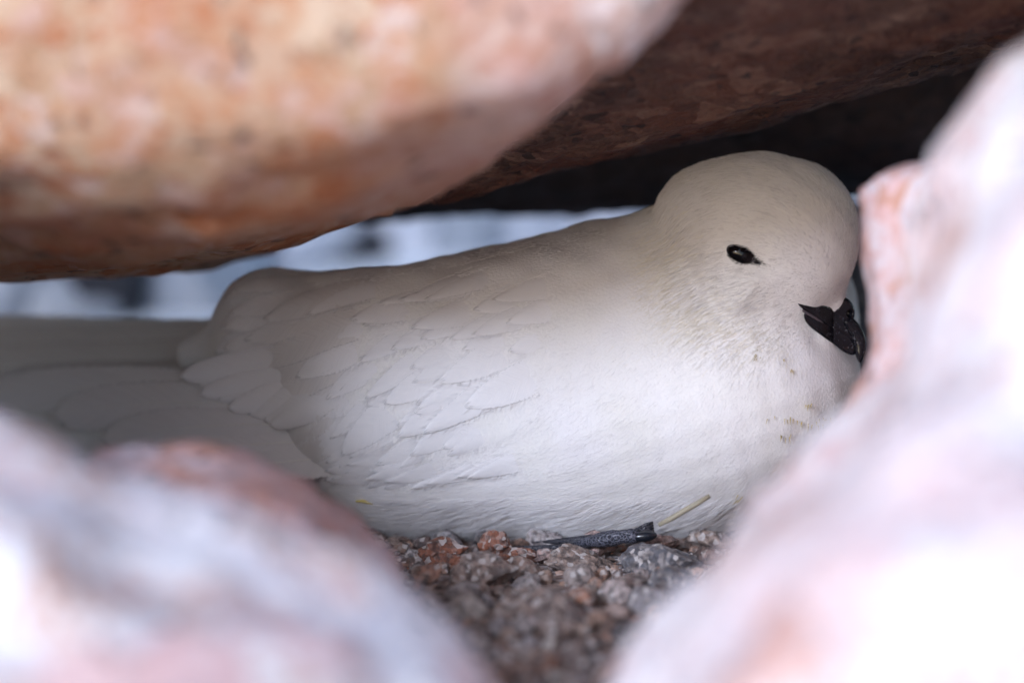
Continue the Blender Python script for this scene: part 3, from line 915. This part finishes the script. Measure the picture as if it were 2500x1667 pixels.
# far wing and tail
for a, b_, c, d, wd in [
    ((760, 820, -2.0), (450, 845, -3.2), (150, 850, -4.8), (-200, 850, -6.5), 1.3),
    ((760, 850, -1.8), (450, 880, -2.9), (150, 890, -4.4), (-200, 900, -6.2), 1.3),
    ((760, 800, -2.4), (450, 820, -3.8), (150, 812, -5.6), (-200, 800, -7.4), 1.0)]:
    blade('far_wing_feather', [L(*a), L(*b_), L(*c), L(*d)], wd, m_fl, twist=0.3)
for k in range(5):
    dv_ = k * 14
    blade('tail_feather', [L(700, 880 + dv_, -1.6), L(450, 915 + dv_, -2.4 + .1 * k), L(200, 925 + dv_, -3.6 + .1 * k), L(-60 + 30 * k, 935 + dv_ * 1.4, -4.8 + .1 * k)], 1.3, m_fl, twist=0.6)

BARBS = np.concatenate(BARBS)
strands('loose_barbs', BARBS, (0.000032 * np.ones(len(BARBS)))[:, None] * np.linspace(1, .3, 4)[None], m_str)

# ------------------------------------------------------------------ eye
m_eye = simple('black_eye', (0.003, 0.003, 0.004), 0.04, 0.35)
ep = cast([EYE[0]], [EYE[1]])[0]; en = grad(body_sdf, ep[None])[0]
def orient(n, ang):
    t = np.array([math.cos(ang), math.sin(ang), 0]); t = t - (t @ n) * n; t /= np.linalg.norm(t)
    return np.stack([t, np.cross(n, t), n], 1)
def uvsphere(c, r, R, nu=28, nv=16):
    V = []; Fc = []
    for i in range(nv + 1):
        ph = math.pi * i / nv
        for j in range(nu):
            th = 2 * math.pi * j / nu
            V.append(c + R @ (np.array([math.sin(ph) * math.cos(th), math.sin(ph) * math.sin(th), math.cos(ph)]) * r))
    for i in range(nv):
        for j in range(nu):
            Fc.append((i * nu + j, (i + 1) * nu + j, (i + 1) * nu + (j + 1) % nu, i * nu + (j + 1) % nu))
    return np.array(V), Fc
RE = orient(en, math.radians(-24))
V, Fc = uvsphere(ep - en * 0.09, np.array([0.37, 0.25, 0.2]), RE)
part('eye', V, Fc, m_eye)
m_lid = simple('dark_lid_skin', (0.010, 0.009, 0.011), 0.7, 0.25)
V, Fc = uvsphere(ep - en * 0.135, np.array([0.42, 0.285, 0.2]), RE)
part('eyelid', V, Fc, m_lid)
cp = cast([1845], [638])[0]; cn = grad(body_sdf, cp[None])[0]
V, Fc = uvsphere(cp - cn * 0.05, np.array([0.21, 0.075, 0.08]), orient(cn, math.radians(-27)))
part('eye_corner', V, Fc, m_lid)
# dark lashes and the smudge running forward from the eye
m_dark = simple('black_bristle', (0.012, 0.010, 0.012), 0.6, 0.3)
n_ = 260
th = RNG.uniform(0, 2 * math.pi, n_)
rr = RNG.uniform(0.88, 1.02, n_)
eu = EYE[0] + 34 * rr * np.cos(th) * math.cos(a_) - 23 * rr * np.sin(th) * math.sin(a_)
ev = EYE[1] - (34 * rr * np.cos(th) * math.sin(a_) + 23 * rr * np.sin(th) * math.cos(a_))
su = 1838 + np.abs(RNG.normal(0, 15, 420)); sv = 632 + (su - 1838) * 0.42 + RNG.normal(0, 1, 420) * np.clip(8 - (su - 1838) * 0.16, 1.5, 8)
lr = cast(np.concatenate([eu, su]), np.concatenate([ev, sv]))
lp = make_strands(lr, lift=0.07, jitter=16, length=np.concatenate([np.full(260, .22), np.full(420, .35)]), K=4, sink=0.0)
lr_ = (0.00004 * np.ones(len(lp)))[:, None] * np.linspace(1, 0.2, 4)[None]
strands('eye_lash_fringe', lp, lr_, m_dark)

# ------------------------------------------------------------------ bill
def bill_mat():
    b = NB('black_horn')
    pos = b.n('NewGeometry').outputs['Position']
    nz = b.n('TexNoise', {'Vector': pos, 'Scale': 900.0, 'Detail': 5.0, 'Roughness': .7})
    n2 = b.n('TexNoise', {'Vector': pos, 'Scale': 260.0, 'Detail': 4.0, 'Distortion': 2.5})
    sc1 = b.ramp(n2.outputs['Fac'], [(0.49, 0.0), (0.5, 1.0), (0.51, 0.0)])
    sc1 = b.math('MULTIPLY', sc1, b.ramp(nz.outputs['Fac'], [(0.5, 0.0), (0.62, 0.45)]))
    col = b.mix(sc1, (0.006, 0.006, 0.009), (0.40, 0.39, 0.43))
    bp = b.n('Bump', {'Height': nz.outputs['Fac'], 'Strength': 0.06, 'Distance': 0.0002})
    p = b.n('BsdfPrincipled', {'Base Color': col, 'Roughness': 0.2, 'Normal': bp.outputs[0], 'Specular IOR Level': 0.4})
    return b.finish(p.outputs[0])
m_bill = bill_mat()
m_gape = simple('grey_pink_gape', (0.09, 0.075, 0.085), 0.5, 0.4)
bz = [cast([uu] * 8, np.linspace(v0, v1, 8))[:, 2].max() for uu, v0, v1 in ((1948, 743, 748), (1966, 748, 768), (1985, 751, 797), (2003, 748, 810), (2020, 752, 822), (2036, 766, 832))]
ZB = 2.1
BU = [1948, 1966, 1985, 2003, 2020, 2036, 2056, 2078, 2100]
BO = [max(z - ZB + q, 0.16) for z, q in zip(bz, (-0.02, 0.0, 0.0, 0.0, -0.02, -0.06))] + [0.16, 0.07, 0.0]
def plate(poly, R, wide=1.0, extra=0.0):
    """a horny plate: its side outline, rounded by R cm, as wide as the bill is at that place"""
    pl = np.array([L(a, b_, 2.4)[:2] for a, b_ in poly])
    for _ in range(2):
        nx_ = np.roll(pl, -1, 0)
        pl = np.stack([pl * .78 + nx_ * .22, pl * .22 + nx_ * .78], 1).reshape(-1, 2)
    def f(p):
        x = p[:, :2]
        d = np.full(len(p), 1e9); s_ = np.ones(len(p))
        j = len(pl) - 1
        for i in range(len(pl)):
            e = pl[j] - pl[i]; w_ = x - pl[i]
            t = np.clip((w_ @ e) / (e @ e), 0, 1)
            q = w_ - t[:, None] * e
            d = np.minimum(d, (q * q).sum(1))
            c1 = x[:, 1] >= pl[i][1]; c2 = x[:, 1] < pl[j][1]; c3 = e[0] * w_[:, 1] > e[1] * w_[:, 0]
            s_ = np.where((c1 & c2 & c3) | (~c1 & ~c2 & ~c3), -s_, s_)
            j = i
        d = np.sqrt(d) * s_
        uu = 1250 + 100 * p[:, 0] * 160 / (160 - p[:, 2])
        off = np.interp(uu, BU, BO) * wide + extra
        q = np.maximum(np.abs(p[:, 2] - ZB) - off + R * 0.6, 0)
        return np.sqrt(q * q + np.maximum(d + R, 0) ** 2) - R + np.minimum(np.maximum(d + R, np.abs(p[:, 2] - ZB) - off), 0) * 0.2
    return f
def bill_part(name, f, mat, res=0.022):
    lo, hi = L(1930, 905, ZB - 1.5), L(2130, 712, ZB + 1.5)
    P_, F_ = surface_nets(f, lo, hi, res)
    o = part(name, P_, F_, mat)
    md = o.modifiers.new('soften', 'SMOOTH'); md.factor = 0.5; md.iterations = 7
    return o
TUBE = [(1999, 747), (2010, 731), (2022, 723), (2055, 720), (2078, 732), (2090, 756), (2087, 778), (2072, 795), (2052, 791), (2034, 772), (2017, 758)]
UPPER = [(1936, 737), (1962, 744), (1990, 750), (2008, 742), (2030, 745), (2068, 774), (2088, 800), (2100, 850), (2076, 830), (2047, 814), (2004, 788), (1960, 758)]
HOOK = [(2056, 784), (2066, 776), (2082, 773), (2099, 791), (2113, 816), (2117, 840), (2115, 861), (2102, 889), (2096, 881), (2089, 866), (2087, 845), (2080, 824), (2066, 803)]
LOWER = [(1964, 790), (1956, 760), (2000, 766), (2047, 798), (2072, 812), (2092, 834), (2096, 858), (2084, 869), (2060, 859), (2038, 841), (2015, 827)]
GAPE = [(1952, 752), (1976, 764), (2012, 786), (2010, 793), (1974, 773), (1956, 762)]
tube_f = plate(TUBE, 0.16, 0.75, 0.08)
def tube_hole(p):
    return np.maximum(tube_f(p), -cone(p, L(2070, 764, ZB + 0.12), L(2102, 772, ZB + .5), 0.09, 0.12))
bill_part('nostril_tube', tube_hole, m_bill)
bill_part('upper_mandible', plate(UPPER, 0.09, 1.0, 0.05), m_bill)
bill_part('bill_hook', plate(HOOK, 0.15, 0.8, 0.15), m_bill)
bill_part('lower_mandible', plate(LOWER, 0.09, 0.96, 0.04), m_bill)
bill_part('gape', plate(GAPE, 0.04, 1.0, 0.055), m_gape)

# ------------------------------------------------------------------ foot
def foot_mat(name='scaly_blue_grey_skin', edge=(0.13, 0.13, 0.165)):
    b = NB(name)
    pos = b.n('NewGeometry').outputs['Position']
    vo = b.n('TexVoronoi', {'Vector': pos, 'Scale': 1250.0}, feature='DISTANCE_TO_EDGE')
    col = b.mix(b.ramp(vo.outputs['Distance'], [(0.02, 1.0), (0.14, 0.0)]), (0.018, 0.020, 0.03), edge)
    bp = b.n('Bump', {'Height': vo.outputs['Distance'], 'Strength': 0.7, 'Distance': 0.0006})
    p = b.n('BsdfPrincipled', {'Base Color': col, 'Roughness': 0.42, 'Normal': bp.outputs[0]})
    return b.finish(p.outputs[0])
m_foot = foot_mat()
foot = empty('foot', (0, 0, 0)); foot.parent = bird
m_web = foot_mat('dark_web_skin', (0.07, 0.065, 0.075))
def toe(pts, mat=m_foot, name='toe'):
    pp = np.array([L(q[0], q[1] + 5, q[2] - 0.3) for q in pts]); rr_ = [q[3] for q in pts]
    V, Fc = tube(pp, rr_, 14)
    return part(name, V, Fc, mat, foot)
toe([(1230, 1330, 2.2, .015), (1300, 1333, 2.5, .08), (1380, 1331, 2.8, .09), (1440, 1322, 3.0, .11)], m_web)
toe([(1300, 1318, 1.9, .015), (1400, 1314, 2.3, .10), (1480, 1305, 2.7, .12), (1530, 1298, 2.9, .12)], m_web)
toe([(1380, 1324, 2.7, .02), (1440, 1316, 3.1, .13), (1470, 1311, 3.4, .19), (1500, 1307, 3.5, .20), (1520, 1305, 3.55, .15), (1540, 1303, 3.55, .19), (1560, 1302, 3.55, .16)])
V, Fc = uvsphere(L(1572, 1308, 3.3), np.array([.32, .14, .16]), rotz(6), 20, 12)
part('claw', V, Fc, simple('black_claw', (0.012, 0.014, 0.02), 0.25, 0.6), foot)
wb = [L(1400, 1330, 2.5), L(1470, 1318, 2.95), L(1545, 1310, 3.15), L(1596, 1306, 3.1), L(1590, 1298, 2.4), L(1520, 1300, 2.2), L(1440, 1312, 2.0)]
wb = wb + [p_ + np.array([0, -0.05, 0]) for p_ in wb]
part('web', np.array(wb), [tuple(range(7)), tuple(range(13, 6, -1))] + [(i, i + 7, (i + 1) % 7 + 7, (i + 1) % 7) for i in range(7)], m_web, foot)
for k in range(5):
    V, Fc = tube([L(1548, 1307 - 3 * k, 3.2), L(1576, 1301 - 5 * k, 3.15), L(1598 - k, 1302 - 7 * k, 3.1)], [.05, .05, .03], 8)
    part('web_fold', V, Fc, m_web, foot)

# ------------------------------------------------------------------ stains and small litter
m_olive = simple('olive_stain', (0.40, 0.29, 0.06), 0.7, 0.2)
st = [(1847, 868, 3, 7), (1911, 881, 3, 2), (1930, 905, 10, 3), (1974, 986, 4, 5), (1945, 1020, 40, 14), (1985, 1028, 20, 8), (1918, 1062, 12, 5), (1806, 1212, 6, 6)]
su, sv = [], []
for (a, b_, s, n_) in st:
    su += list(RNG.normal(a, s, n_)); sv += list(RNG.normal(b_, 5, n_))
sr = cast(su, sv)
sp_ = make_strands(sr, lift=0.12, jitter=6, length=0.28, K=4, sink=-0.05)
strands('stained_feather_tips', sp_, (0.00010 * np.ones(len(sp_)))[:, None] * np.linspace(1, .2, 4)[None], m_olive)

qb = W(1610, 1280, 4.2)
def quill():
    pp = [L(1608, 1281, 4.2), L(1640, 1264, 4.25), L(1670, 1246, 4.3), L(1702, 1228, 4.3), L(1733, 1209, 4.3)]
    V, Fc = tube(pp, [.050, .066, .068, .066, .055], 12)
    m = simple('dry_straw', (0.33, 0.29, 0.21), 0.5, 0.4, bump=(1200, 0.3))
    o = mesh_obj('straw_stalk', toW(V), Fc, m, None, qb)
    return tag(o, 'short pale yellow straw stalk poking up beside the bird\'s claw', 'stalk')
quill()
def flake():
    b0 = W(893, 1222, 3.3)
    V = []; Fc = []
    pr = cast([870], [1220])[0]
    for (du_, dv_, w_) in [(0, 0, 3), (14, -1, 5), (28, 1, 7), (42, 6, 3)]:
        for s in (-1, 1):
            V.append(L(868 + du_, 1223 + dv_ - s * w_ * .7, pr[2] + .12 + .01 * s)); V.append(L(868 + du_, 1223 + dv_ - s * w_ * .7, pr[2] + .07 + .01 * s))
    for i in range(3):
        a = i * 4
        Fc += [(a, a + 2, a + 6, a + 4), (a + 1, a + 5, a + 7, a + 3), (a, a + 4, a + 5, a + 1), (a + 2, a + 3, a + 7, a + 6)]
    Fc += [(0, 1, 3, 2), (12, 14, 15, 13)]
    o = mesh_obj('yellow_flake', toW(np.array(V)), Fc, simple('yellow_chaff', (0.62, 0.50, 0.17), 0.7), None, b0)
    return tag(o, 'tiny yellow flake caught in the white flank feathers', 'flake')
flake()

# ------------------------------------------------------------------ gravel
STOPS = [(0.0, (0.07, 0.06, 0.065)), (0.15, (0.20, 0.13, 0.11)), (0.3, (0.38, 0.25, 0.19)), (0.44, (0.36, 0.14, 0.08)), (0.56, (0.42, 0.32, 0.27)), (0.68, (0.27, 0.25, 0.27)), (0.8, (0.48, 0.28, 0.19)), (0.9, (0.44, 0.40, 0.41)), (1.0, (0.62, 0.55, 0.50))]
m_peb = island_stone('mixed_pebble', STOPS, True)
m_grit = island_stone('mixed_grit', STOPS, False, 0.3)
m_red = island_stone('rust_red_stone', [(0, (0.27, 0.10, 0.06)), (1, (0.30, 0.12, 0.07))], True)
m_grey = island_stone('grey_brown_stone', [(0, (0.27, 0.19, 0.16)), (1, (0.33, 0.24, 0.20))], True)
m_slate = island_stone('slate_stone', [(0, (0.10, 0.10, 0.115)), (1, (0.13, 0.125, 0.14))], True)
m_rose = island_stone('rose_stone', [(0, (0.45, 0.30, 0.27)), (1, (0.48, 0.33, 0.3))], True)
chips = [chip_mesh('pebble_%d' % i, 100 + i, 10, 2, 0.10) for i in range(9)]
hero = [chip_mesh('chip_%d' % i, 200 + i, 9, 4, 0.16) for i in range(8)]
HERO = [
    (1075, 1368, (.62, .40, .30), m_red, 'knobbly rust red stone at the hind end of the bird\'s belly', 'red_stone', 0.2),
    (1112, 1385, (.30, .26, .22), m_red, 'small red brown stone leaning on the knobbly rust red stone', 'red_stone', 0.2),
    (1212, 1356, (.38, .30, .36), m_red, 'upright orange red stone pressed to the belly near the toe root', 'red_stone', 0.15),
    (1280, 1362, (.36, .26, .20), m_red, 'low wedge of red brown stone below the bird\'s thin toe', 'red_stone', 0.25),
    (1330, 1365, (.22, .20, .18), m_rose, 'small whitish stone between red stones below the toe', 'pale_stone', 0.25),
    (1452, 1352, (.55, .40, .36), m_rose, 'brown pink stone hiding the middle of the toe', 'pink_stone', 0.15),
    (1415, 1378, (.95, .42, .24), m_grey, 'long flat grey brown stone in front of the foot', 'flat_stone', 0.3),
    (1593, 1350, (.60, .42, .26), m_rose, 'pale pink stone under the claw', 'pink_stone', 0.25),
    (1172, 1420, (.85, .6, .42), m_grey, 'broad grey tan stone in front of the red stones', 'grey_stone', 0.3),
    (1610, 1395, (.85, .6, .50), m_slate, 'dark slate stone in front of the claw', 'dark_stone', 0.3),
    (1640, 1445, (.6, .5, .4), m_slate, 'dark slate stone with rusty patches next to the pale boulder', 'dark_stone', 0.3),
    (1740, 1330, (.5, .4, .3), m_grey, 'brown stone at the foot of the pink rock', 'brown_stone', 0.3),
    (1300, 1510, (.75, .6, .5), m_grey, 'rounded grey stone among small pebbles ahead of the broad tan stone', 'grey_stone', 0.3)]
taken = []
for i, (u, v, s, m, lab, nm, sk) in enumerate(HERO):
    stone_thing(nm, hero[i % 8], u, v, tuple(q * 1.22 for q in s), m, lab, seed=60 + i, sink=sk, rot=(random.Random(i).uniform(-.25, .25), random.Random(i + 9).uniform(-.25, .25), random.Random(i + 5).uniform(-.35, .35)))
    p = on_ground(u, v); taken.append((p[0], p[1], max(s[0], s[1]) * 0.0095))

r = random.Random(77)
cnt = 0; tries = 0
for me in chips: me.materials.append(m_peb)
while cnt < 290 and tries < 9000:
    tries += 1
    u, v = r.uniform(900, 1800), r.uniform(1310, 1760)
    p = on_ground(u, v)
    s = r.choice([.2, .25, .3, .36, .44, .52]) * 0.01 * r.uniform(.85, 1.2)
    if any((p[0] - a) ** 2 + (p[1] - b_) ** 2 < ((s * .75 + c) ** 2) for a, b_, c in taken): continue
    taken.append((p[0], p[1], s * .75))
    o = bpy.data.objects.new('pebble', chips[cnt % 9])
    o.location = (p[0], p[1], gz(p[0], p[1]) + s * 0.3)
    o.scale = (s * r.uniform(.85, 1.3), s * r.uniform(.8, 1.1), s * r.uniform(.55, .9))
    o.rotation_euler = (r.uniform(-.5, .5), r.uniform(-.5, .5), r.uniform(0, 6.28))
    o.parent = ground
    COL.objects.link(o)
    cnt += 1

def grit(n=9000):
    base = [chip_mesh('g%d' % i, 300 + i, 6, 1, 0.12) for i in range(5)]
    bv = []; bf = []
    for me in base:
        bv.append(np.array([v.co for v in me.vertices])); bf.append(np.array([p.vertices[:] for p in me.polygons]))
        bpy.data.meshes.remove(me)
    Vs, Fs, off = [], [], 0
    for i in range(n):
        x = RNG.uniform(-0.16, 0.14); y = RNG.uniform(-0.26, 0.10)
        s = 0.01 * RNG.choice([.05, .07, .09, .12, .15])
        k = i % 5
        a = RNG.uniform(0, 6.28); ca, sa = math.cos(a), math.sin(a)
        q = bv[k] * np.array([1, RNG.uniform(.7, 1), RNG.uniform(.6, .9)]) * s
        q = np.stack([q[:, 0] * ca - q[:, 1] * sa, q[:, 0] * sa + q[:, 1] * ca, q[:, 2]], 1)
        Vs.append(q + np.array([x, y, gz(x, y) + s * 0.3])); Fs.append(bf[k] + off); off += len(q)
    V = np.concatenate(Vs); Fc = np.concatenate(Fs)
    o = mesh_obj('gravel', V, Fc, m_grit, None, None, smooth=False)
    return tag(o, 'fine mixed red, grey and tan gravel on the crevice floor', 'gravel', kind='stuff')
grit()
